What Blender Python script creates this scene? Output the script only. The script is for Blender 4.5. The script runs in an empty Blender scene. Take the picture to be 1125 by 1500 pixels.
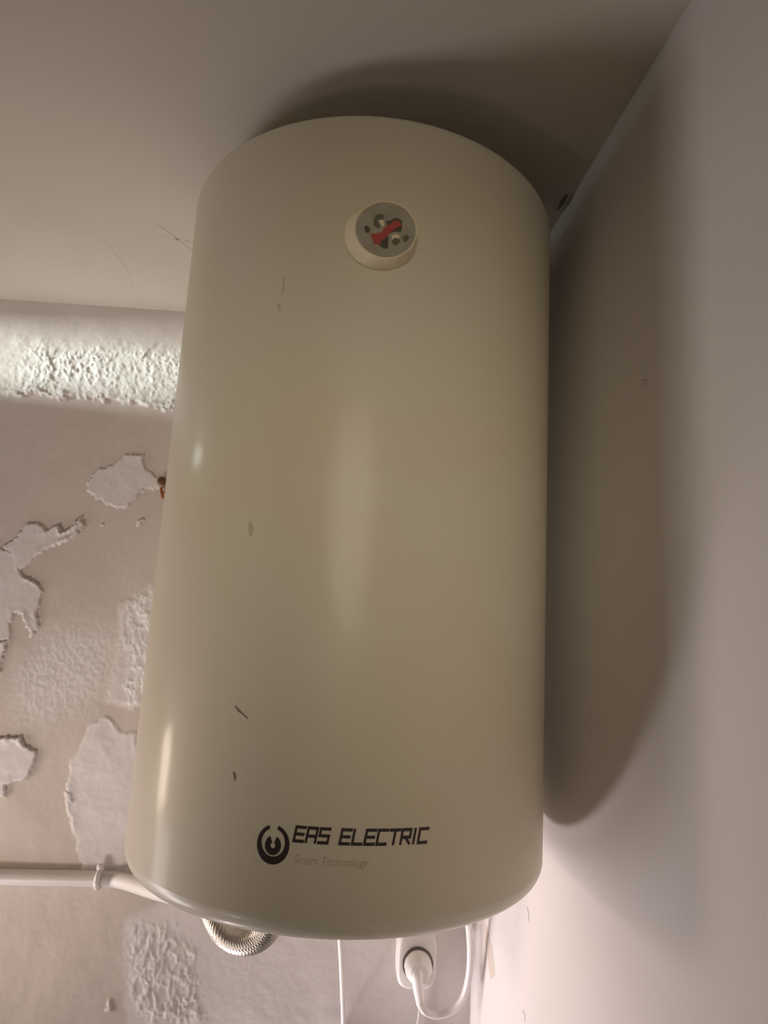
import bpy, bmesh, math, random
import numpy as np
from mathutils import Vector, Matrix

# ------------------------------------------------------------------ camera / world / light / exposure
scene = bpy.context.scene
COL = scene.collection
EYE = 1.75                               # camera height above the floor
F_PX, PITCH, ROLL = 950.0, 0.1685, 0.055
cp, sp, cr, sr = math.cos(PITCH), math.sin(PITCH), math.cos(ROLL), math.sin(ROLL)
FWD = Vector((0, cp, sp)); UP0 = Vector((0, -sp, cp)); RT0 = Vector((1, 0, 0))
RT = cr * RT0 + sr * UP0
UP = -sr * RT0 + cr * UP0
cam_d = bpy.data.cameras.new('camera')
cam_d.sensor_fit = 'VERTICAL'; cam_d.sensor_height = 36.0
cam_d.lens = F_PX / 1500.0 * 36.0
cam_d.clip_start = 0.02
cam = bpy.data.objects.new('camera', cam_d); COL.objects.link(cam)
cam.matrix_world = Matrix(((RT.x, UP.x, -FWD.x, 0), (RT.y, UP.y, -FWD.y, 0), (RT.z, UP.z, -FWD.z, EYE), (0, 0, 0, 1)))
scene.camera = cam

scene.view_settings.view_transform = 'Standard'
scene.view_settings.look = 'None'
scene.view_settings.gamma = 1.0
scene.view_settings.use_curve_mapping = False
scene.view_settings.exposure = 0.0

world = bpy.data.worlds.new('world'); scene.world = world
world.use_nodes = True
bg = world.node_tree.nodes['Background']
bg.inputs[0].default_value = (0.80, 0.90, 1.0, 1); bg.inputs[1].default_value = 0.05


def area_light(name, loc, target, sx, sy, power, color, spread=180):
    d = bpy.data.lights.new(name, 'AREA'); d.shape = 'RECTANGLE'; d.size = sx; d.size_y = sy
    d.energy = power; d.color = color; d.spread = math.radians(spread)
    o = bpy.data.objects.new(name, d); COL.objects.link(o)
    o.location = loc
    o.rotation_euler = (Vector(target) - Vector(loc)).to_track_quat('-Z', 'Y').to_euler()
    return o


# light of the low window in the left wall, the thin daylight slot above it, a warm wall lamp, and added fills without a visible source
area_light('window_light', (-1.75, 0.76, EYE - 1.16), (0.0, 0.84, EYE - 0.30), 0.60, 1.10, 17.0, (1.0, 0.91, 0.92))
area_light('low_fill', (-0.55, 1.05, EYE - 1.30), (0.18, 1.00, EYE - 0.33), 0.30, 0.10, 1.2, (1.0, 0.89, 0.93), 47)  # added unseen lamp, brightens the side wall under the heater
area_light('slot_daylight', (-3.3, 0.20, EYE + 0.45), (-0.5, 1.05, EYE + 0.41), 0.20, 0.17, 7.2, (0.92, 1.0, 0.93), 40)
area_light('slot_sky', (-1.40, 0.875, EYE + 0.43), (0.0, 0.875, EYE + 0.43), 0.20, 0.07, 0.75, (0.95, 1.0, 0.93))
area_light('wall_lamp', (-1.285, 0.86, EYE - 0.40), (-0.1, 0.84, EYE - 0.62), 0.16, 0.22, 1.3, (1.0, 0.80, 0.64), 90)
area_light('bounce_fill', (-0.35, -1.75, EYE - 0.25), (-0.25, -2.40, EYE + 0.1), 0.6, 0.6, 1.4, (1.0, 0.90, 0.64))  # added fill, bounced off the front wall onto the heater


def spot_light(name, loc, target, power, color, cone, radius):
    d = bpy.data.lights.new(name, 'SPOT'); d.energy = power; d.color = color
    d.spot_size = math.radians(cone); d.spot_blend = 1.0; d.shadow_soft_size = radius
    o = bpy.data.objects.new(name, d); COL.objects.link(o); o.location = loc
    o.rotation_euler = (Vector(target) - Vector(loc)).to_track_quat('-Z', 'Y').to_euler()
    return o


spot_light('front_fill', (0.06, -0.55, EYE + 0.36), (0.09, 0.56, EYE + 0.20), 52.0, (1.0, 0.89, 0.69), 32, 0.42)  # added fill from behind the viewer for the heater's front
spot_light('side_fill', (-1.10, 0.0, EYE - 1.20), (-0.55, 1.1, EYE + 0.02), 46.0, (1.0, 0.88, 0.82), 52, 0.20)  # added fill from low left, lifts the back wall and ceiling

# ------------------------------------------------------------------ measures (metres, z relative to the eye)
HX, HY, HR = -0.0323, 0.784, 0.225
ZT, ZB, ZC = 0.492, -0.254, 0.545
CORNER = np.array([0.179, 1.14])
RW = np.array([0.2415, 0.477])                       # second point of the right wall
RDIR = (RW - CORNER) / np.hypot(*(RW - CORNER)); RN = np.array([RDIR[1], -RDIR[0]])   # RN points away (+x)... fixed below
if RN[0] > 0: RN = -RN                               # into the room
BA = math.radians(1.8)
BD = np.array([-math.cos(BA), -math.sin(BA)])        # along the back wall, leftwards from the corner
BN = np.array([math.sin(BA), -math.cos(BA)])         # into the room
XL, YF, ZF = -1.30, -2.40, -EYE


def ray(px, py):
    d = FWD + RT * ((px - 562.5) / F_PX) - UP * ((py - 750.0) / F_PX)
    return np.array(d)


def on_back(px, py, off=0.0):
    d = ray(px, py); c = CORNER + BN * off
    return d * ((c @ BN) / (d[:2] @ BN))


def back_uz(px, py):
    p = on_back(px, py)
    return ((p[:2] - CORNER) @ BD, p[2])


def on_right(px, py, off=0.0):
    d = ray(px, py); c = CORNER + RN * off
    return d * ((c @ RN) / (d[:2] @ RN))


def on_ceil(px, py, off=0.0):
    d = ray(px, py); return d * ((ZC - off) / d[2])


def at_y(px, py, y):
    d = ray(px, py); return d * (y / d[1])


def on_heater(px, py):
    d = ray(px, py); c = np.array([HX, HY]); a = d[:2] @ d[:2]; b = -2 * d[:2] @ c; k = c @ c - HR * HR
    D = max(b * b - 4 * a * k, 0); t = (-b - math.sqrt(D)) / (2 * a); P = d * t
    return (math.atan2(P[0] - HX, -(P[1] - HY)), P[2])          # angle from the front, height


def hcyl(th, z, r):
    return (HX + r * math.sin(th), HY - r * math.cos(th), z)


# ------------------------------------------------------------------ materials
def mat(name, col, rough=0.6, metal=0.0, coat=0.0, spec=0.5, bump=None, mottle=None, trans=0.0):
    m = bpy.data.materials.new(name); m.use_nodes = True
    nt = m.node_tree; b = nt.nodes['Principled BSDF']
    b.inputs['Base Color'].default_value = (*col, 1); b.inputs['Roughness'].default_value = rough
    b.inputs['Metallic'].default_value = metal; b.inputs['Coat Weight'].default_value = coat
    b.inputs['Specular IOR Level'].default_value = spec; b.inputs['Coat Roughness'].default_value = 0.12
    tc = nt.nodes.new('ShaderNodeTexCoord')
    if mottle:
        col2, scale, lo, hi = mottle
        n = nt.nodes.new('ShaderNodeTexNoise'); n.inputs['Scale'].default_value = scale; n.inputs['Detail'].default_value = 6
        r = nt.nodes.new('ShaderNodeMapRange'); r.inputs[1].default_value = lo; r.inputs[2].default_value = hi
        mx = nt.nodes.new('ShaderNodeMix'); mx.data_type = 'RGBA'
        mx.inputs[6].default_value = (*col, 1); mx.inputs[7].default_value = (*col2, 1)
        nt.links.new(tc.outputs['Object'], n.inputs['Vector']); nt.links.new(n.outputs['Fac'], r.inputs[0])
        nt.links.new(r.outputs[0], mx.inputs[0]); nt.links.new(mx.outputs[2], b.inputs['Base Color'])
    if bump:
        scale, dist = bump
        n2 = nt.nodes.new('ShaderNodeTexNoise'); n2.inputs['Scale'].default_value = scale; n2.inputs['Detail'].default_value = 5
        bp = nt.nodes.new('ShaderNodeBump'); bp.inputs['Distance'].default_value = dist; bp.inputs['Strength'].default_value = 0.6
        nt.links.new(tc.outputs['Object'], n2.inputs['Vector']); nt.links.new(n2.outputs['Fac'], bp.inputs['Height'])
        nt.links.new(bp.outputs['Normal'], b.inputs['Normal'])
    return m


M_WALL = mat('wall_paint', (0.74, 0.70, 0.68), 0.75, bump=(28, 0.0012), mottle=((0.70, 0.655, 0.63), 3.0, 0.35, 0.7))
M_CEIL = mat('ceiling_paint', (0.72, 0.67, 0.58), 0.8, bump=(9, 0.003), mottle=((0.68, 0.62, 0.53), 4.0, 0.35, 0.7))
M_FLOOR = mat('floor_tile', (0.16, 0.12, 0.09), 0.5, mottle=((0.12, 0.09, 0.07), 5.0, 0.3, 0.7))
M_TILE = mat('brown_wall_tile', (0.24, 0.18, 0.12), 0.5, mottle=((0.20, 0.15, 0.10), 5.0, 0.3, 0.7))
M_ENAMEL = mat('cream_enamel', (0.70, 0.635, 0.52), 0.40, coat=0.15, spec=0.15, bump=(7, 0.0006), mottle=((0.68, 0.605, 0.45), 5.0, 0.4, 0.68))
M_CAP = mat('cream_plastic', (0.70, 0.65, 0.53), 0.36, coat=0.2)
M_BEZEL = mat('ivory_plastic', (0.80, 0.70, 0.50), 0.32)
M_DIAL = mat('dial_card', (0.40, 0.365, 0.29), 0.4, mottle=((0.33, 0.28, 0.21), 60, 0.35, 0.65))
M_RED = mat('red_print', (0.42, 0.055, 0.04), 0.5)
M_DARK = mat('dark_print', (0.07, 0.055, 0.03), 0.5)
M_OLIVE = mat('olive_print', (0.12, 0.11, 0.06), 0.5)
M_INK = mat('brown_black_ink', (0.032, 0.016, 0.015), 0.45)
M_TAN = mat('tan_ink', (0.50, 0.43, 0.31), 0.45)
M_SCUFF = mat('scuff', (0.22, 0.18, 0.12), 0.7)
M_SCUFF2 = mat('faint_scuff', (0.50, 0.46, 0.31), 0.6)
M_WHITE = mat('white_plastic', (0.80, 0.76, 0.73), 0.35)
M_CORD = mat('white_cord', (0.76, 0.72, 0.70), 0.4)
M_GREY = mat('dark_gap', (0.10, 0.09, 0.08), 0.6)
M_STEEL = mat('steel', (0.62, 0.58, 0.52), 0.32, metal=1.0)
M_BRAID = mat('braided_steel', (0.48, 0.44, 0.38), 0.42, metal=1.0)
M_BRACKET = mat('galvanised', (0.5, 0.5, 0.5), 0.45, metal=1.0)
M_RUSTD = mat('dark_rust', (0.20, 0.10, 0.03), 0.8, mottle=((0.12, 0.06, 0.02), 300, 0.4, 0.6))
M_RUST = mat('orange_rust', (0.50, 0.17, 0.03), 0.8, mottle=((0.30, 0.09, 0.02), 300, 0.4, 0.6))
M_PIPE = mat('painted_pipe', (0.74, 0.69, 0.66), 0.4, bump=(60, 0.0006))
M_STAIN = mat('tan_streak', (0.62, 0.54, 0.48), 0.8)
M_MARK = mat('grey_mark', (0.42, 0.38, 0.36), 0.8)
M_WOOD = mat('window_wood', (0.70, 0.66, 0.60), 0.5)


def wall_peel_material():
    m = bpy.data.materials.new('peeling_wall'); m.use_nodes = True
    nt = m.node_tree; b = nt.nodes['Principled BSDF']; b.inputs['Roughness'].default_value = 0.78
    a = nt.nodes.new('ShaderNodeAttribute'); a.attribute_name = 'peel_light'          # 0 tan plaster, 1 pale paint, also the light painted in beneath the heater
    w = nt.nodes.new('ShaderNodeAttribute'); w.attribute_name = 'salt_light'          # white bloom of salts, also the daylight sliver painted beside the heater
    n = nt.nodes.new('ShaderNodeTexNoise'); n.inputs['Scale'].default_value = 6; n.inputs['Detail'].default_value = 7
    tc = nt.nodes.new('ShaderNodeTexCoord'); nt.links.new(tc.outputs['Object'], n.inputs['Vector'])
    m0 = nt.nodes.new('ShaderNodeMix'); m0.data_type = 'RGBA'
    m0.inputs[6].default_value = (0.62, 0.545, 0.48, 1); m0.inputs[7].default_value = (0.69, 0.605, 0.55, 1)
    nt.links.new(n.outputs['Fac'], m0.inputs[0])
    m1 = nt.nodes.new('ShaderNodeMix'); m1.data_type = 'RGBA'; m1.inputs[7].default_value = (0.80, 0.755, 0.745, 1)
    nt.links.new(a.outputs['Fac'], m1.inputs[0]); nt.links.new(m0.outputs[2], m1.inputs[6])
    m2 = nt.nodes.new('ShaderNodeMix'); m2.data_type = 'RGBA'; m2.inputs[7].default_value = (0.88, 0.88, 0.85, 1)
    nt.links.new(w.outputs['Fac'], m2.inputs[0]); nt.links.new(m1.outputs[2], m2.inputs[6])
    nt.links.new(m2.outputs[2], b.inputs['Base Color'])
    n2 = nt.nodes.new('ShaderNodeTexNoise'); n2.inputs['Scale'].default_value = 90; n2.inputs['Detail'].default_value = 5
    nt.links.new(tc.outputs['Object'], n2.inputs['Vector'])
    bp = nt.nodes.new('ShaderNodeBump'); bp.inputs['Distance'].default_value = 0.0008; bp.inputs['Strength'].default_value = 0.5
    nt.links.new(n2.outputs['Fac'], bp.inputs['Height']); nt.links.new(bp.outputs['Normal'], b.inputs['Normal'])
    return m


M_PEEL = wall_peel_material()


# ------------------------------------------------------------------ helpers
def link_mesh(name, verts, faces, material, parent=None, smooth=False, sharp_angle=None):
    """one mesh object; verts are world positions with z relative to the eye"""
    me = bpy.data.meshes.new(name)
    off = Vector((0, 0, 0)) if parent is None else root_loc(parent)
    me.from_pydata([(v[0] - off.x, v[1] - off.y, v[2] + EYE - off.z) for v in verts], [], faces)
    me.materials.append(material)
    bm = bmesh.new(); bm.from_mesh(me); bmesh.ops.recalc_face_normals(bm, faces=bm.faces)
    if smooth:
        for f in bm.faces: f.smooth = True
        if sharp_angle:
            for e in bm.edges:
                if len(e.link_faces) == 2 and e.calc_face_angle(0) > sharp_angle: e.smooth = False
    bm.to_mesh(me); bm.free()
    o = bpy.data.objects.new(name, me); COL.objects.link(o)
    if parent is not None: o.parent = parent
    return o


def root_loc(o):
    v = Vector((0, 0, 0))
    while o is not None:
        v = v + o.location; o = o.parent
    return v


def tag(o, label=None, cat=None, group=None, kind=None):
    if label: o['label'] = label
    if cat: o['category'] = cat
    if group: o['group'] = group
    if kind: o['kind'] = kind
    return o


def empty(name, loc, label, cat, group=None):
    o = bpy.data.objects.new(name, None); COL.objects.link(o)
    o.empty_display_size = 0.03
    o.location = (loc[0], loc[1], loc[2] + EYE)
    return tag(o, label, cat, group)


class MB:
    def __init__(s): s.v = []; s.f = []

    def add(s, v, f):
        k = len(s.v); s.v += [tuple(map(float, p)) for p in v]; s.f += [tuple(i + k for i in q) for q in f]; return s

    def box(s, lo, hi):
        x0, y0, z0 = lo; x1, y1, z1 = hi
        return s.add([(x0, y0, z0), (x1, y0, z0), (x1, y1, z0), (x0, y1, z0), (x0, y0, z1), (x1, y0, z1), (x1, y1, z1), (x0, y1, z1)],
                     [(0, 3, 2, 1), (4, 5, 6, 7), (0, 1, 5, 4), (1, 2, 6, 5), (2, 3, 7, 6), (3, 0, 4, 7)])

    def prism(s, quad, z0, z1):
        n = len(quad)
        v = [(p[0], p[1], z0) for p in quad] + [(p[0], p[1], z1) for p in quad]
        f = [tuple(range(n))[::-1], tuple(range(n, 2 * n))] + [(i, (i + 1) % n, (i + 1) % n + n, i + n) for i in range(n)]
        return s.add(v, f)

    def lathe(s, prof, origin, axis, n=64, caps=True):
        """prof: (radius, distance along axis)"""
        o = Vector(origin); a = Vector(axis).normalized()
        t = a.orthogonal().normalized(); b = a.cross(t)
        v = []; f = []
        for r, h in prof:
            for i in range(n):
                th = 2 * math.pi * i / n
                v.append(o + a * h + (t * math.cos(th) + b * math.sin(th)) * r)
        for j in range(len(prof) - 1):
            for i in range(n):
                f.append((j * n + i, j * n + (i + 1) % n, (j + 1) * n + (i + 1) % n, (j + 1) * n + i))
        if caps:
            f.append(tuple(range(n))[::-1]); f.append(tuple(range((len(prof) - 1) * n, len(prof) * n)))
        return s.add(v, f)

    def tube(s, pts, rad, n=14, caps=True):
        P = [Vector(map(float, p)) for p in pts]; m = len(P)
        if not callable(rad): r0 = rad; rad = lambda k, i: r0
        T = [(P[min(i + 1, m - 1)] - P[max(i - 1, 0)]).normalized() for i in range(m)]
        nn = T[0].orthogonal().normalized(); v = []; f = []
        for i in range(m):
            nn = (nn - T[i] * nn.dot(T[i])).normalized(); b = T[i].cross(nn)
            for k in range(n):
                th = 2 * math.pi * k / n
                v.append(P[i] + (nn * math.cos(th) + b * math.sin(th)) * rad(k, i))
        for i in range(m - 1):
            for k in range(n):
                f.append((i * n + k, i * n + (k + 1) % n, (i + 1) * n + (k + 1) % n, (i + 1) * n + k))
        if caps:
            f.append(tuple(range(n))[::-1]); f.append(tuple(range((m - 1) * n, m * n)))
        return s.add(v, f)

    def build(s, name, material, parent=None, smooth=False, sharp=0.6):
        return link_mesh(name, s.v, s.f, material, parent, smooth, sharp)


def spline(pts, n=12):
    """Catmull-Rom through pts"""
    P = [np.array(p, float) for p in pts]; P = [2 * P[0] - P[1]] + P + [2 * P[-1] - P[-2]]
    out = []
    for i in range(1, len(P) - 2):
        a, b, c, d = P[i - 1:i + 3]
        for k in range(n):
            t = k / n
            out.append(0.5 * (2 * b + (c - a) * t + (2 * a - 5 * b + 4 * c - d) * t * t + (3 * b - a - 3 * c + d) * t ** 3))
    out.append(P[-2]); return out


# ------------------------------------------------------------------ numpy noise
def vnoise(x, y, seed):
    xi = np.floor(x).astype(np.int64); yi = np.floor(y).astype(np.int64)
    fx = x - xi; fy = y - yi; fx = fx * fx * (3 - 2 * fx); fy = fy * fy * (3 - 2 * fy)

    def hsh(a, b):
        h = (a * 374761393 + b * 668265263 + seed * 974711) & 0xffffffff
        h = ((h ^ (h >> 13)) * 1274126177) & 0xffffffff
        return ((h ^ (h >> 16)) & 0xffff) / 65535.0
    return (hsh(xi, yi) * (1 - fx) + hsh(xi + 1, yi) * fx) * (1 - fy) + (hsh(xi, yi + 1) * (1 - fx) + hsh(xi + 1, yi + 1) * fx) * fy


def fbm(x, y, s, seed, oct=4, gain=0.5):
    a = 1.0; t = 0; r = np.zeros_like(x)
    for o in range(oct):
        r += a * (vnoise(x * s * 2 ** o, y * s * 2 ** o, seed + o * 17) - 0.5); t += a; a *= gain
    return r / t * 2


def sdist(U, Z, poly):
    """signed distance, positive inside"""
    d = np.full(U.shape, 1e9); ins = np.zeros(U.shape, bool); n = len(poly)
    for i in range(n):
        ax, ay = poly[i]; bx, by = poly[(i + 1) % n]
        ex, ey = bx - ax, by - ay; L = ex * ex + ey * ey + 1e-12
        t = np.clip(((U - ax) * ex + (Z - ay) * ey) / L, 0, 1)
        d = np.minimum(d, np.hypot(U - ax - t * ex, Z - ay - t * ey))
        c = ((ay > Z) != (by > Z))
        with np.errstate(divide='ignore', invalid='ignore'):
            xx = ax + (Z - ay) / (by - ay + 1e-12) * ex
        ins ^= c & (U < xx)
    return np.where(ins, d, -d)


def sstep(a, b, x):
    t = np.clip((x - a) / (b - a), 0, 1); return t * t * (3 - 2 * t)


# ------------------------------------------------------------------ back wall: peeling paint as real relief
def crop(ox, oy, sc, pts): return [(ox + x / sc, oy + y / sc) for x, y in pts]


S = 3.309
raised = [  # (outline in photo pixels, thickness, curl of the lip, paleness, softness of the edge)
    (crop(0, 420, S, [(430, 950), (470, 890), (530, 870), (600, 820), (690, 815), (700, 880), (760, 930), (830, 945), (820, 985), (690, 990), (660, 1030), (600, 1075), (540, 1060), (470, 1030), (440, 990)]), .0022, .0020, .75, .0020),
    (crop(0, 420, S, [(20, 1265), (70, 1230), (120, 1150), (175, 1150), (225, 1195), (290, 1150), (305, 1190), (355, 1160), (400, 1108), (408, 1160), (330, 1245), (240, 1262), (165, 1312), (100, 1372), (70, 1362), (58, 1300)]), .0030, .0045, .8, .0014),
    (crop(0, 840, S, [(-60, -120), (80, -100), (110, 8), (160, 30), (212, 82), (185, 170), (192, 265), (150, 300), (110, 200), (70, 190), (40, 330), (-60, 300)]), .0024, .0024, .7, .0014),
    (crop(0, 840, S, [(-60, 325), (38, 330), (38, 370), (12, 400), (8, 470), (-60, 480)]), .0028, .0035, .75, .0014),
    (crop(0, 840, S, [(-60, 780), (40, 792), (95, 793), (130, 840), (172, 868), (150, 940), (128, 992), (80, 1010), (25, 1012), (20, 1070), (-60, 1080)]), .0032, .0042, .9, .0014),
    (crop(0, 840, S, [(350, 900), (385, 840), (420, 785), (440, 722), (500, 700), (552, 718), (590, 770), (660, 772), (700, 1000), (660, 1500), (420, 1500), (345, 1180), (318, 1110), (335, 1010)]), .0008, .0020, .85, .0060),
    (crop(0, 840, S, [(585, 150), (640, 130), (800, 60), (760, 640), (650, 640), (520, 620), (548, 500), (560, 400), (580, 300)]), .0012, .0, .6, .0120),
    (crop(0, 420, S, [(680, 1130), (700, 1125), (690, 1165), (672, 1160)]), .002, .002, .6, .0012),
    (crop(0, 420, S, [(485, 1150), (505, 1148), (500, 1165)]), .0015, .002, .6, .0012),
    (crop(0, 1160, 2.679, [(250, 0), (285, 10), (290, 40), (262, 42)]), .002, .002, .6, .0012),
    (crop(0, 1160, 2.679, [(425, 815), (440, 810), (436, 850), (420, 855)]), .0015, .002, .5, .0012),
]
u_f = np.arange(0.30, 0.96, 0.0021)
us = np.concatenate([np.arange(0, 0.30, 0.006), u_f, np.arange(0.97, 1.48, 0.05), [1.475]])
zs = np.concatenate([[ZF], np.arange(ZF + 0.05, -0.76, 0.08), np.arange(-0.75, ZC, 0.0021), [ZC]])
U, Z = np.meshgrid(us, zs)
wob = 0.009 * fbm(U, Z, 55, 3, 5, 0.75); wob2 = 0.009 * fbm(U, Z, 55, 91, 5, 0.75)
H = 0.0022 * fbm(U, Z, 7, 11, 3) + 0.0005 * fbm(U, Z, 40, 21, 3)
PEEL_LIGHT = np.zeros_like(U); SALT_LIGHT = np.zeros_like(U); FLAKES = []
for i, (poly, th, lip, pale, soft) in enumerate(raised):
    uz = [back_uz(x, y) for x, y in poly]
    sd = sdist(U + wob, Z + wob2, uz)
    m = sstep(-soft * 0.5, soft * 0.5, sd)
    vary = 1.3 * np.clip(0.15 + 1.3 * fbm(U, Z, 26, 300 + i, 3), 0, 1)
    hf = m * (th * 1.3 + lip * vary * np.exp(-(sd / 0.0055) ** 2)) + m * 0.0006 * fbm(U, Z, 60, 40 + i, 3)
    if lip > 0:
        FLAKES.append((m, hf, m * pale))            # a sheet of paint of its own
    else:
        H += hf; PEEL_LIGHT = np.maximum(PEEL_LIGHT, m * pale)
# crumbling band under the ceiling
band_lo = np.array([back_uz(x, y) for x, y in [(-40, 578), (60, 578), (75, 585), (120, 582), (180, 588), (255, 600), (330, 606)]])
o = np.argsort(band_lo[:, 0]); zlo = np.interp(U, band_lo[o, 0], band_lo[o, 1]); zhi = 0.455
ridge = 1 - np.abs(fbm(U, Z, 60, 71, 5, 0.7)) * 3.0
bm_ = sstep(-0.002, 0.003, Z + wob2 * 1.6 - zlo) * (1 - sstep(zhi - 0.015, zhi + 0.03, Z + wob * 2))
bm_ *= 0.35 + 0.65 * sstep(back_uz(10, 500)[0] , back_uz(70, 500)[0], U * 1.0) if back_uz(10, 500)[0] < back_uz(70, 500)[0] else 0.35 + 0.65 * (1 - sstep(back_uz(75, 500)[0], back_uz(5, 500)[0], U))
H += bm_ * (0.0022 + 0.0017 * np.clip(ridge, 0, 1) ** 2 * (0.3 + np.clip(fbm(U, Z, 14, 5, 2) + 0.5, 0, 1)) + 0.0009 * fbm(U, Z, 130, 77, 3, 0.7))
lipb = np.exp(-((Z + wob2 * 1.6 - zlo - 0.004) / 0.006) ** 2) * np.clip(0.5 + fbm(U, Z, 30, 9, 3) * 1.6, 0, 1)
H += bm_ * lipb * 0.0045
SALT_LIGHT = np.maximum(SALT_LIGHT, bm_ * (0.55 + 0.45 * np.clip(ridge, 0, 1)))
PEEL_LIGHT = np.maximum(PEEL_LIGHT, sstep(zlo.min() - 0.03, zlo.max() + 0.02, Z) * 0.5)
# rough salty streak by the heater, whitened to stand for a daylight sliver, rough gritty field left of it, flaking stain under the pipe
for poly, amp, salt_light, sc, soft, seed in [
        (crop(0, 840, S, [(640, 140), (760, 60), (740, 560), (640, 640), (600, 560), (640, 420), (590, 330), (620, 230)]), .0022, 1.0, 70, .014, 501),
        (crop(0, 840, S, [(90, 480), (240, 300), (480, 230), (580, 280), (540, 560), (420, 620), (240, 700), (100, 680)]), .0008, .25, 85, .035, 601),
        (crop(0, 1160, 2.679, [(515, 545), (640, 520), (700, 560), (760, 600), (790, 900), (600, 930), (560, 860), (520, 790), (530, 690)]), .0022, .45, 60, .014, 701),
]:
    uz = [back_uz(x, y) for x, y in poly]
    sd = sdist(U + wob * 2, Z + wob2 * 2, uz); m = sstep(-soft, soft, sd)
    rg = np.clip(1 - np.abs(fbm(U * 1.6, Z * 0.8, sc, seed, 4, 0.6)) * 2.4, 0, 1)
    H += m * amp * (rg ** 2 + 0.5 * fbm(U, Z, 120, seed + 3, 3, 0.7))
    SALT_LIGHT = np.maximum(SALT_LIGHT, m * salt_light * (0.4 + 0.6 * rg)); PEEL_LIGHT = np.maximum(PEEL_LIGHT, m * 0.5)
# lit wall beneath the heater, painted in as a paler tone
pl = [back_uz(x, y) for x, y in [(183, 1350), (232, 1328), (300, 1300), (760, 1290), (760, 1560), (188, 1560)]]
PEEL_LIGHT = np.maximum(PEEL_LIGHT, sstep(-0.012, 0.008, sdist(U + wob, Z + wob2, pl)) * 0.9)
edge = np.minimum(np.minimum(U / 0.02, 1), np.minimum((ZC - Z) / 0.015, 1)).clip(0, 1)
H = H * edge
nz, nu = U.shape
ii = (np.arange(nz - 1)[:, None] * nu + np.arange(nu - 1)[None, :]).reshape(-1)
QUADS = np.stack([ii, ii + nu, ii + nu + 1, ii + 1], -1)


def wall_mesh(name, height, quads, peel_light, salt_light):
    xyz = np.stack([CORNER[0] + BD[0] * U + BN[0] * height, CORNER[1] + BD[1] * U + BN[1] * height, Z + EYE], -1).reshape(-1, 3)
    used, inv = np.unique(quads, return_inverse=True); quads = inv.reshape(-1, 4)
    me = bpy.data.meshes.new(name)
    me.vertices.add(len(used)); me.vertices.foreach_set('co', xyz[used].astype(np.float32).ravel())
    me.loops.add(quads.size); me.loops.foreach_set('vertex_index', quads.astype(np.int32).ravel())
    me.polygons.add(len(quads)); me.polygons.foreach_set('loop_start', (np.arange(len(quads)) * 4).astype(np.int32))
    me.polygons.foreach_set('use_smooth', np.ones(len(quads), bool))
    for nm, arr in (('peel_light', peel_light), ('salt_light', salt_light)):
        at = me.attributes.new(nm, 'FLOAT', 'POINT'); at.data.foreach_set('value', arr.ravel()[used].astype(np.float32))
    me.update(calc_edges=True); me.validate(); me.materials.append(M_PEEL)
    ob = bpy.data.objects.new(name, me); COL.objects.link(ob)
    return ob


wall_back = wall_mesh('wall_back', H, QUADS, PEEL_LIGHT, SALT_LIGHT)
for fm, hf, pl_ in FLAKES:
    keep = fm.ravel()[QUADS].max(1) > 0.03
    fl = wall_mesh('paint_flake', H + hf + 0.00005, QUADS[keep], np.maximum(PEEL_LIGHT, pl_), SALT_LIGHT)
    fl.parent = wall_back
tag(wall_back, 'pale back wall with flaking paint and crumbling plaster', kind='structure')

# ------------------------------------------------------------------ the other walls, ceiling, floor
t_f = (YF - CORNER[1]) / RDIR[1]
rf = CORNER + RDIR * t_f
q = [tuple(CORNER), tuple(rf), (rf[0] + .1, rf[1]), (CORNER[0] + .1, CORNER[1])]
wall_right = tag(MB().prism(q, ZF, ZC + .0).build('wall_right', M_WALL), 'smooth off-white side wall with a few scuffs', kind='structure')
yb = CORNER[1] + BD[1] * 1.475
ceiling = tag(MB().prism([(XL - .1, YF), (rf[0] + .1, YF), (CORNER[0] + .1, CORNER[1] + .06), (XL - .1, CORNER[1] + .06)], ZC, ZC + .1).build('ceiling', M_CEIL), 'off-white ceiling above the water heater', kind='structure')
floor = tag(MB().prism([(XL - .1, YF), (rf[0] + .1, YF), (CORNER[0] + .1, CORNER[1] + .06), (XL - .1, CORNER[1] + .06)], ZF - .1, ZF).build('floor', M_FLOOR), 'brown tiled floor', kind='structure')
# left wall with its low window and a thin daylight slot
WY0, WY1, WZ0, WZ1 = 0.60, 1.09, -1.72, -0.50
SY0, SY1, SZ0, SZ1 = 0.77, 0.98, 0.394, 0.484
yw = CORNER[1] + .05
lw = MB()
lw.box((XL - .08, YF, ZF), (XL, WY0, SZ0)).box((XL - .08, WY0, ZF), (XL, WY1, WZ0)).box((XL - .08, WY0, WZ1), (XL, WY1, SZ0)).box((XL - .08, WY1, ZF), (XL, yw, SZ0))
lw.box((XL - .08, YF, SZ0), (XL, SY0, SZ1)).box((XL - .08, SY1, SZ0), (XL, yw, SZ1)).box((XL - .08, YF, SZ1), (XL, yw, ZC))
wall_left = tag(lw.build('wall_left', M_TILE), 'brown wall with a low window and a thin slot', kind='structure')
wf = MB().box((XL - .06, WY0, WZ0), (XL - .02, WY0 + .03, WZ1)).box((XL - .06, WY1 - .03, WZ0), (XL - .02, WY1, WZ1)).box((XL - .06, WY0, WZ1 - .03), (XL - .02, WY1, WZ1)).box((XL - .06, WY0, WZ0), (XL - .02, WY1, WZ0 + .03))
tag(wf.build('window_1', M_WOOD), 'low window frame in the wall left of the heater', kind='structure')
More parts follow.
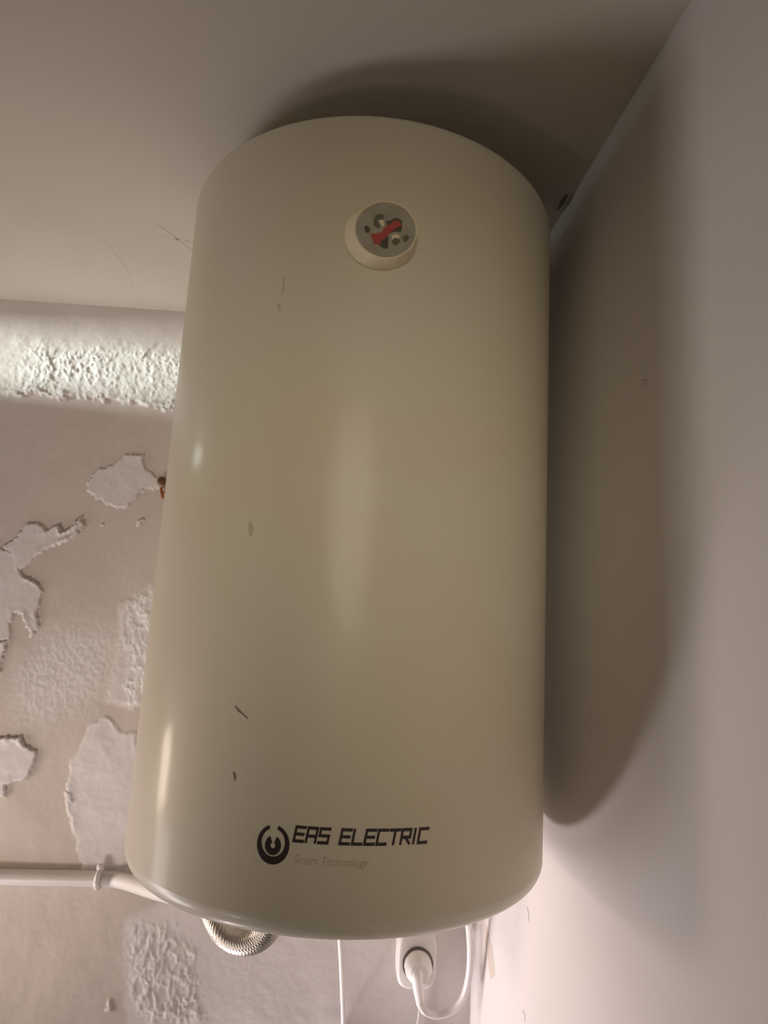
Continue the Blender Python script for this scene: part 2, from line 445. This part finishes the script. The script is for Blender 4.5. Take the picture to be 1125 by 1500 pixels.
# front wall behind the viewer with an open doorway
fw = MB().box((XL - .1, YF - .1, ZF), (-.80, YF, ZC)).box((.10, YF - .1, ZF), (rf[0] + .1, YF, ZC)).box((-.80, YF - .1, .36), (.10, YF, ZC))
tag(fw.build('wall_front', M_TILE), 'brown wall with an open doorway', kind='structure')


def ribbon(pts, normals, w, h):
    """thin raised strip along pts; w may be a list"""
    n = len(pts); v = []; f = []
    P = [np.array(p, float) for p in pts]
    for i in range(n):
        t = P[min(i + 1, n - 1)] - P[max(i - 1, 0)]; t /= np.linalg.norm(t) + 1e-12
        nn = np.array(normals[i], float); s = np.cross(t, nn); wi = w[i] if hasattr(w, '__len__') else w
        a = P[i] - s * wi / 2; b = P[i] + s * wi / 2
        v += [a - nn * .0004, b - nn * .0004, b + nn * h, a + nn * h]
    for i in range(n - 1):
        for k in range(4): f.append((i * 4 + k, i * 4 + (k + 1) % 4, i * 4 + 4 + (k + 1) % 4, i * 4 + 4 + k))
    f += [(0, 1, 2, 3), ((n - 1) * 4 + 3, (n - 1) * 4 + 2, (n - 1) * 4 + 1, (n - 1) * 4)]
    return v, f


RN3 = (RN[0], RN[1], 0)
for pts, w, m_ in [([(772, 1328), (775, 1340), (774, 1350)], [.001, .003, .001], M_MARK),
                   ([(766, 1480), (769, 1487), (769, 1497)], [.001, .002, .001], M_MARK),
                   ([(943, 556), (948, 558), (947, 563), (942, 562)], .0012, M_MARK),
                   ([(709, 1352), (713, 1372), (718, 1398), (722, 1432)], [.012, .022, .034, .028], M_STAIN)]:
    P = [on_right(x, y) for x, y in pts]
    v, f = ribbon(P, [RN3] * len(P), w, .0003)
    tag(link_mesh('wall_scuff', v, f, m_, wall_right), 'scuff on the side wall')
P = [on_ceil(831, 283), on_ceil(824, 294), on_ceil(817, 306)]
P = [p - np.array([.0, 0, .002]) for p in P]
v, f = ribbon(P, [(-.7, 0, -.7)] * 3, [.003, .006, .002], .001)
tag(link_mesh('corner_gap', v, f, M_GREY, ceiling), 'dark gap where ceiling and side wall meet')
for pts, w in [([(232, 330), (262, 352), (284, 372)], [.001, .004, .002]), ([(160, 360), (185, 395), (200, 432), (206, 440)], [.001, .002, .002, .001]), ([(240, 345), (268, 352), (290, 357)], [.001, .003, .001])]:
    P = [on_ceil(x, y) for x, y in spline([(a, b, 0) for a, b in pts], 5) for x, y in [(x, y)]] if False else [on_ceil(p[0], p[1]) for p in spline([(a, b, 0) for a, b in pts], 5)]
    ww = list(np.interp(np.linspace(0, 1, len(P)), np.linspace(0, 1, len(w)), w))
    v, f = ribbon(P, [(0, 0, -1)] * len(P), ww, .0004)
    link_mesh('paint_flake', v, f, M_CEIL, ceiling)

# ------------------------------------------------------------------ water heater
heater = empty('water_heater', (HX, HY, ZB), 'tall cream enamel electric water heater hung in the corner', 'water heater')
ec = .012; eb = .018
n_ = 160
MB().lathe([(HR, ZB + eb), (HR, ZT - ec)], (HX, HY, 0), (0, 0, 1), n_, caps=False).build('body', M_ENAMEL, heater, True)
rim = [(HR - ec + ec * math.cos(a), ec * math.sin(a)) for a in np.linspace(0, math.pi / 2, 7)]
MB().lathe([(r, ZT - ec + h) for r, h in rim] + [(HR * .6, ZT + .004), (.02, ZT + .008)], (HX, HY, 0), (0, 0, 1), n_).build('top_cap', M_CAP, heater, True, 1.2)
MB().lathe([(HR - eb + eb * math.cos(a), ZB + eb - eb * math.sin(a)) for a in np.linspace(0, math.pi / 2, 13)] + [(HR * .6, ZB - .004), (.02, ZB - .008)], (HX, HY, 0), (0, 0, 1), n_).build('bottom_cap', M_CAP, heater, True, 1.2)
for dz in (.30, -.08):
    b = MB()
    for dx in (-.07, .07):
        b.box((HX + dx - .015, HY + .19, dz - .03), (HX + dx + .015, CORNER[1] - .012, dz + .03))
    b.box((HX - .11, CORNER[1] - .016, dz - .03), (HX + .11, CORNER[1] - .009, dz + .03))
    b.build('mounting_bracket', M_BRACKET, heater)

# temperature gauge
gth, gz = on_heater(558, 347)
gn = np.array([math.sin(gth), -math.cos(gth), 0.0]); gc = np.array(hcyl(gth, gz, HR))
gx_ = np.array([math.cos(gth), math.sin(gth), 0.0]); gz_ = np.array([0, 0, 1.0])
gshift = gx_ * .0035
g = MB(); n = 48; v = []; f = []
prof = [(.0345, -.004, 0), (.0345, .0015, .0), (.0335, .003, .1), (.0300, .0115, .9), (.0292, .0125, 1), (.0280, .0125, 1), (.0275, .0112, 1)]
for r, h, s in prof:
    for i in range(n):
        a = 2 * math.pi * i / n
        v.append(gc + gn * h + gshift * s + gx_ * r * math.cos(a) + gz_ * r * math.sin(a))
for j in range(len(prof) - 1):
    for i in range(n): f.append((j * n + i, j * n + (i + 1) % n, (j + 1) * n + (i + 1) % n, (j + 1) * n + i))
g.add(v, f)
gauge = g.build('gauge_bezel', M_BEZEL, heater, True, .7)
tag(gauge, 'round ivory bezel of the temperature gauge')
dc = gc + gn * .0113 + gshift
v = [dc + gx_ * .0277 * math.cos(2 * math.pi * i / n) + gz_ * .0277 * math.sin(2 * math.pi * i / n) for i in range(n)]
v += [p - gn * .003 for p in v]
dial = link_mesh('dial_face', v, [tuple(range(n)), tuple(range(n, 2 * n))[::-1]] + [(i, (i + 1) % n, (i + 1) % n + n, i + n) for i in range(n)], M_DIAL, gauge)
KX, KZ = .0277 / 292.0, .0277 / 285.0


def dial_poly(name, pts, material, h=.0004):
    p = [dc + gx_ * (x - 595) * KX - gz_ * (y - 440) * KZ for x, y in pts]; k = len(p)
    vv = [a + gn * h for a in p] + [a - gn * .0005 for a in p]
    return link_mesh(name, vv, [tuple(range(k)), tuple(range(k, 2 * k))[::-1]] + [(i, (i + 1) % k, (i + 1) % k + k, i + k) for i in range(k)], material, gauge)


dial_poly('dial_mark', [(590, 350), (640, 335), (690, 300), (750, 325), (755, 385), (748, 440), (690, 445), (640, 465), (600, 455), (615, 400)], M_DARK, .0003)
dial_poly('dial_mark', [(570, 540), (630, 500), (628, 625), (585, 632), (545, 605)], M_DARK, .0003)
nd = dial_poly('needle', [(450, 500), (500, 490), (555, 470), (580, 425), (625, 385), (680, 330), (735, 340), (748, 385), (690, 415), (655, 455), (625, 480), (600, 520), (560, 560), (545, 600), (490, 590)], M_RED, .0007)
tag(nd, 'red bow-tie pointer of the gauge')
dial_poly('dial_mark', [(385, 430), (410, 410), (442, 440), (440, 475), (412, 488), (392, 465)], M_DARK)
dial_poly('dial_mark', [(478, 330), (500, 290), (540, 275), (572, 290), (565, 330), (525, 335), (510, 360), (535, 395), (540, 425), (500, 420), (475, 395)], M_OLIVE)
dial_poly('dial_mark', [(660, 545), (690, 515), (745, 530), (735, 560), (700, 592), (670, 570)], M_OLIVE)
dial_poly('dial_mark', [(770, 490), (805, 465), (832, 490), (815, 530), (780, 545), (765, 520)], M_OLIVE)
dial_poly('dial_mark', [(655, 500), (690, 475), (730, 480), (735, 505), (690, 510), (665, 530)], M_BEZEL)
dial_poly('dial_mark', [(525, 345), (560, 335), (580, 370), (570, 410), (545, 385)], M_BEZEL)


def on_skin(name, polys, material, parent, h=.00035):
    """flat print: polygons in (arc length from the front, height) laid on the heater's skin"""
    V = []; Fc = []
    for poly in polys:
        k = len(V); m_ = len(poly)
        V += [hcyl(s / HR, z, HR + h) for s, z in poly] + [hcyl(s / HR, z, HR - .0003) for s, z in poly]
        Fc += [tuple(range(k, k + m_)), tuple(range(k + m_, k + 2 * m_))[::-1]] + [(k + i, k + (i + 1) % m_, k + (i + 1) % m_ + m_, k + i + m_) for i in range(m_)]
    return link_mesh(name, V, Fc, material, parent)


def arc_band(cx, cz, r0, r1, a0, a1, n=40, kx=1.0):
    """annular quads; r0, r1 may be functions of the angle (degrees, 0 = up, clockwise)"""
    out = []
    fn = lambda r, a: r(a) if callable(r) else r
    A = np.linspace(a0, a1, n + 1)
    for i in range(n):
        q_ = []
        for a, r in ((A[i], r0), (A[i + 1], r0), (A[i + 1], r1), (A[i], r1)):
            rr = fn(r, a); q_.append((cx + kx * rr * math.sin(math.radians(a)), cz + rr * math.cos(math.radians(a))))
        out.append(q_)
    return out


# emblem: open ring, heavier below, round a notched disc
lth, lz = on_heater(400, 1237)
lx = lth * HR
on_skin('emblem', arc_band(lx, lz, lambda a: .0122 - .0032 * (0.5 - 0.5 * math.cos(math.radians(a))) , .0150, 14, 342, 44, .92)
        + arc_band(lx, lz - .0006, .0022, .0074, 24, 336, 36, .92), M_INK, heater)

# lettering: squared techno capitals
LET = {
    'E': [[(0, 0), (1, 0)], [(0, .5), (.9, .5)], [(0, 1), (1, 1)], [(0, 0), (0, 1)]],
    'A': [[(0, 0), (0, 1), (1, 1), (1, 0)], [(0, .42), (1, .42)]],
    'S': [[(1, 1), (0, 1), (0, .5), (1, .5), (1, 0), (0, 0)]],
    'L': [[(0, 1), (0, 0), (1, 0)]],
    'C': [[(1, 1), (0, 1), (0, 0), (1, 0)]],
    'T': [[(0, 1), (1.05, 1)], [(.52, 1), (.52, 0)]],
    'R': [[(0, 0), (0, 1), (1, 1), (1, .45), (0, .45)], [(.45, .45), (1, 0)]],
    'I': [[(.15, 0), (.15, 1)]],
}
t0, z0_ = on_heater(430, 1234); t1, z1_ = on_heater(624, 1231)
A0, A1 = t0 * HR, t1 * HR
text = 'EAS ELECTRIC'
wid = {'I': .36, ' ': .62}; adv = [wid.get(c, 1.0) for c in text]; gap = .36
total = sum(adv) + gap * (len(text) - 1)
unit = (A1 - A0) / total; cap = .0106; th_ = .0021
cx = 0.0; base = (z0_ + z1_) / 2 + .0
letters = []
for c, a in zip(text, adv):
    polys = []
    for st in LET.get(c, []):
        for (x0, y0), (x1, y1) in zip(st, st[1:]):
            pa = np.array([A0 + (cx + x0 * a if c != 'I' else cx + x0) * unit, base + y0 * cap]); pb = np.array([A0 + (cx + x1 * a if c != 'I' else cx + x1) * unit, base + y1 * cap])
            d = pb - pa; d /= np.hypot(*d); nn = np.array([-d[1], d[0]]) * th_ / 2 * (1.15 if abs(d[0]) > .7 else .95)
            pa = pa - d * th_ * .48; pb = pb + d * th_ * .48
            L = max(2, int(np.hypot(*(pb - pa)) / .003))
            for k in range(L):
                a_ = pa + (pb - pa) * k / L; b_ = pa + (pb - pa) * (k + 1) / L
                sh = lambda p_: (p_[0] + .16 * (p_[1] - base), p_[1])
                polys.append([sh(a_ - nn), sh(b_ - nn), sh(b_ + nn), sh(a_ + nn)])
    letters += polys
    cx += a + gap
tag(on_skin('brand_lettering', letters, M_INK, heater), 'dark squared capitals reading EAS ELECTRIC')
fc = bpy.data.curves.new('tagline', 'FONT'); fc.body = 'Smart Technology'; fc.size = 1.0; fc.shear = .3; fc.resolution_u = 3
fo = bpy.data.objects.new('tagline', fc); COL.objects.link(fo)
bpy.context.view_layer.update()
tm = bpy.data.meshes.new_from_object(fo.evaluated_get(bpy.context.evaluated_depsgraph_get()))
bpy.data.objects.remove(fo)
xs = [v_.co.x for v_ in tm.vertices]; w_ = max(xs) - min(xs)
s0, sz0 = on_heater(430, 1264); s1, sz1 = on_heater(540, 1270)
k = (s1 - s0) * HR / w_
on_skin('tagline', [[(s0 * HR + (tm.vertices[i].co.x - min(xs)) * k, (sz0 + sz1) / 2 + tm.vertices[i].co.y * k * 1.15) for i in p.vertices] for p in tm.polygons], M_TAN, heater, .0002)
bpy.data.meshes.remove(tm)
# scuffs on the enamel
for pts, w, m_ in [([(344, 1034), (350, 1041), (356, 1046), (363, 1053)], [.001, .0022, .0012, .001], M_SCUFF),
                   ([(342, 1130), (344, 1137), (344, 1144)], [.001, .0028, .001], M_SCUFF),
                   ([(417, 404), (415, 418), (413, 432)], [.001, .0018, .001], M_SCUFF2),
                   ([(408, 446), (410, 456)], [.003, .002], M_SCUFF2),
                   ([(366, 764), (367, 775), (367, 785)], [.002, .005, .002], M_SCUFF2)]:
    A = [on_heater(x, y) for x, y in pts]
    P = [hcyl(t, z, HR) for t, z in A]; N = [(math.sin(t), -math.cos(t), 0) for t, z in A]
    v, f = ribbon(P, N, w, .0002)
    link_mesh('scuff', v, f, m_, heater)

# ------------------------------------------------------------------ plumbing below the heater
def nearback(px, py, off): return on_back(px, py, off)


pr = .0115
pp = [nearback(-420, 1276, .007), nearback(-200, 1278, .007), nearback(0, 1284, .007), nearback(140, 1287, .008), nearback(178, 1290, .016)]
pend = at_y(311, 1324, .945)
pp += [at_y(232, 1306, 1.03), pend]
pipe = empty('water_pipe', pp[3], 'white painted water pipe running along the wall to the heater', 'pipe')
MB().tube(spline(pp, 14), pr, 18).build('pipe', M_PIPE, pipe, True)
cl = nearback(146, 1287, .009); d_ = np.array([BD[0], BD[1], 0]); n3 = np.array([BN[0], BN[1], 0])
ring = [cl + (n3 * math.cos(a) + np.array([0, 0, 1]) * math.sin(a)) * (pr + .0015) for a in np.linspace(0, 2 * math.pi, 33)]
c = MB().tube(ring, .0042, 10).build('pipe_clip', M_WHITE, pipe, True)
tag(c, 'white clip ring round the pipe')
MB().lathe([(.001, -.004), (.005, -.003), (.006, 0), (.004, .003), (.001, .004)], cl + np.array([0, 0, .018]) + n3 * .004, n3, 14).build('clip_screw', M_WHITE, c, True)

hose_c = [pend + np.array([-.002, .0, .0]), at_y(316, 1345, .935), at_y(327, 1362, .925), at_y(343, 1374, .92), at_y(361, 1378, .915), at_y(380, 1372, .91), at_y(393, 1358, .905), at_y(400, 1340, .90)]
hp = spline(hose_c, 16)
top = np.array([hp[-1][0] + .006, .895, ZB - .009])
hp2 = spline([hp[-2], hp[-1], (hp[-1] + top) / 2 + np.array([.002, 0, 0]), top], 10)[10:]
hose_pts = hp + hp2[1:]
hose = empty('braided_hose', top, 'braided steel hose looping below the water heater', 'hose')
# resample evenly, weave as relief
Pv = np.array(hose_pts); L = np.concatenate([[0], np.cumsum(np.linalg.norm(np.diff(Pv, axis=0), axis=1))])
m_ = 380; sL = np.linspace(0, L[-1], m_); Pv = np.stack([np.interp(sL, L, Pv[:, i]) for i in range(3)], -1)
hr = .0165
MB().tube(Pv, lambda k, i: hr + .00028 * (1 if (k // 2 + i // 3) % 2 else -1), 48).build('braid', M_BRAID, hose, True, 3)
MB().lathe([(.014, -.03), (.0195, -.03), (.020, -.004), (.016, 0)], top, (0, 0, 1), 6).build('hose_nut', M_STEEL, hose)
MB().lathe([(.012, -.012), (.0175, -.012), (.0175, .010), (.012, .010)], pend, tuple(pend - at_y(280, 1318, .985)), 6).build('hose_nut', M_STEEL, hose)

# ------------------------------------------------------------------ socket, plug, cords
sc = on_back(608, 1392)
ux = np.array([-BD[0], -BD[1], 0]); uz = np.array([0, 0, 1.0])
sock = empty('wall_socket', sc, 'white wall socket below the heater with a plug in it', 'socket')
v = []; f = []; ns = 40; W, Hh = .031, .042
rings = [(1.0, -.001), (1.0, .020), (.985, .028), (.93, .034), (.85, .036)]
for s, dpt in rings:
    for i in range(ns):
        a = 2 * math.pi * i / ns; e = .5
        cxx = math.copysign(abs(math.cos(a)) ** e, math.cos(a)); czz = math.copysign(abs(math.sin(a)) ** e, math.sin(a))
        v.append(sc + ux * (W * s * cxx) + uz * (Hh * s * czz) + n3 * dpt)
for j in range(len(rings) - 1):
    for i in range(ns): f.append((j * ns + i, j * ns + (i + 1) % ns, (j + 1) * ns + (i + 1) % ns, (j + 1) * ns + i))
f += [tuple(range(ns))[::-1], tuple(range((len(rings) - 1) * ns, len(rings) * ns))]
MB().add(v, f).build('housing', M_WHITE, sock, True, .8)
pc = at_y(612, 1412, sc[1] - .040)
MB().lathe([(.0215, -.004), (.0235, -.004), (.0235, .0012), (.0215, .0012), (.0215, -.004)], pc + n3 * .002, tuple(n3), 40, caps=False).build('socket_rim', M_GREY, sock, True)
plug = empty('power_plug', pc, 'white round plug pushed into the wall socket with its looping cord', 'plug')
MB().lathe([(.0208, -.002), (.0208, .012), (.019, .020), (.013, .027), (.004, .029)], pc + n3 * .003, tuple(n3), 40).build('plug_body', M_WHITE, plug, True)
yq = pc[1] - .026
sr_ = spline([pc + n3 * .02, at_y(611, 1428, yq), at_y(613, 1450, yq + .004), at_y(616, 1472, yq + .012)], 10)
kk = len(sr_)
MB().tube(sr_, lambda k, i: .0120 - .0065 * i / kk, 16).build('strain_relief', M_WHITE, plug, True)
yh = 1.04
cd = spline([at_y(616, 1468, yq + .011), at_y(622, 1481, 1.07), at_y(640, 1487, 1.075), at_y(662, 1480, 1.075), at_y(678, 1462, 1.07), at_y(686, 1435, 1.06), at_y(689, 1405, 1.05), at_y(688, 1370, 1.03), at_y(684, 1340, 1.0), at_y(680, 1322, .97)], 12)
top2 = np.array([cd[-1][0], cd[-1][1] - .02, ZB + .002])
cd = cd + spline([cd[-1], (cd[-1] + top2) / 2, top2], 8)[1:]
MB().tube(cd, .0052, 12).build('cord', M_CORD, plug, True)

wire = spline([np.array([-.04, .93, ZB - .006]), at_y(492, 1345, .95), at_y(497, 1372, 1.0), at_y(500, 1420, 1.06), on_back(503, 1500, .005), on_back(505, 1560, .005), on_back(507, 1900, .005)], 12)
tag(MB().tube(wire, .0032, 10).build('thin_cord', M_CORD, None, True), 'thin white cord hanging straight down from the heater along the wall', 'cord')
w2 = spline([on_back(616, 1452, .006), on_back(614, 1490, .005), on_back(612, 1540, .005), on_back(612, 1900, .005)], 10)
tag(MB().tube(w2, .0026, 10).build('thin_cord', M_CORD, None, True), 'thin white cord running down the wall below the socket', 'cord')

# rusty hook in the wall close to the heater's side
hk = on_back(238, 708)
rust = empty('rusty_hook', hk, 'small rusty orange hook in the wall beside the heater', 'hook')
ax_ = n3 * .9 + np.array([.25, 0, .3])
MB().lathe([(.003, -.010), (.004, .004), (.0075, .005), (.0085, .008), (.006, .011), (.001, .012)], hk + n3 * .002, tuple(ax_), 16).build('screw_head', M_RUSTD, rust, True)
hh = on_back(241, 722, .008)
vv = spline([on_back(236, 715, .004), on_back(237, 722, .012), on_back(239, 729, .014), on_back(241, 723, .013), on_back(243, 714, .008)], 8)
MB().tube(vv, .0024, 8).build('hook', M_RUST, rust, True)
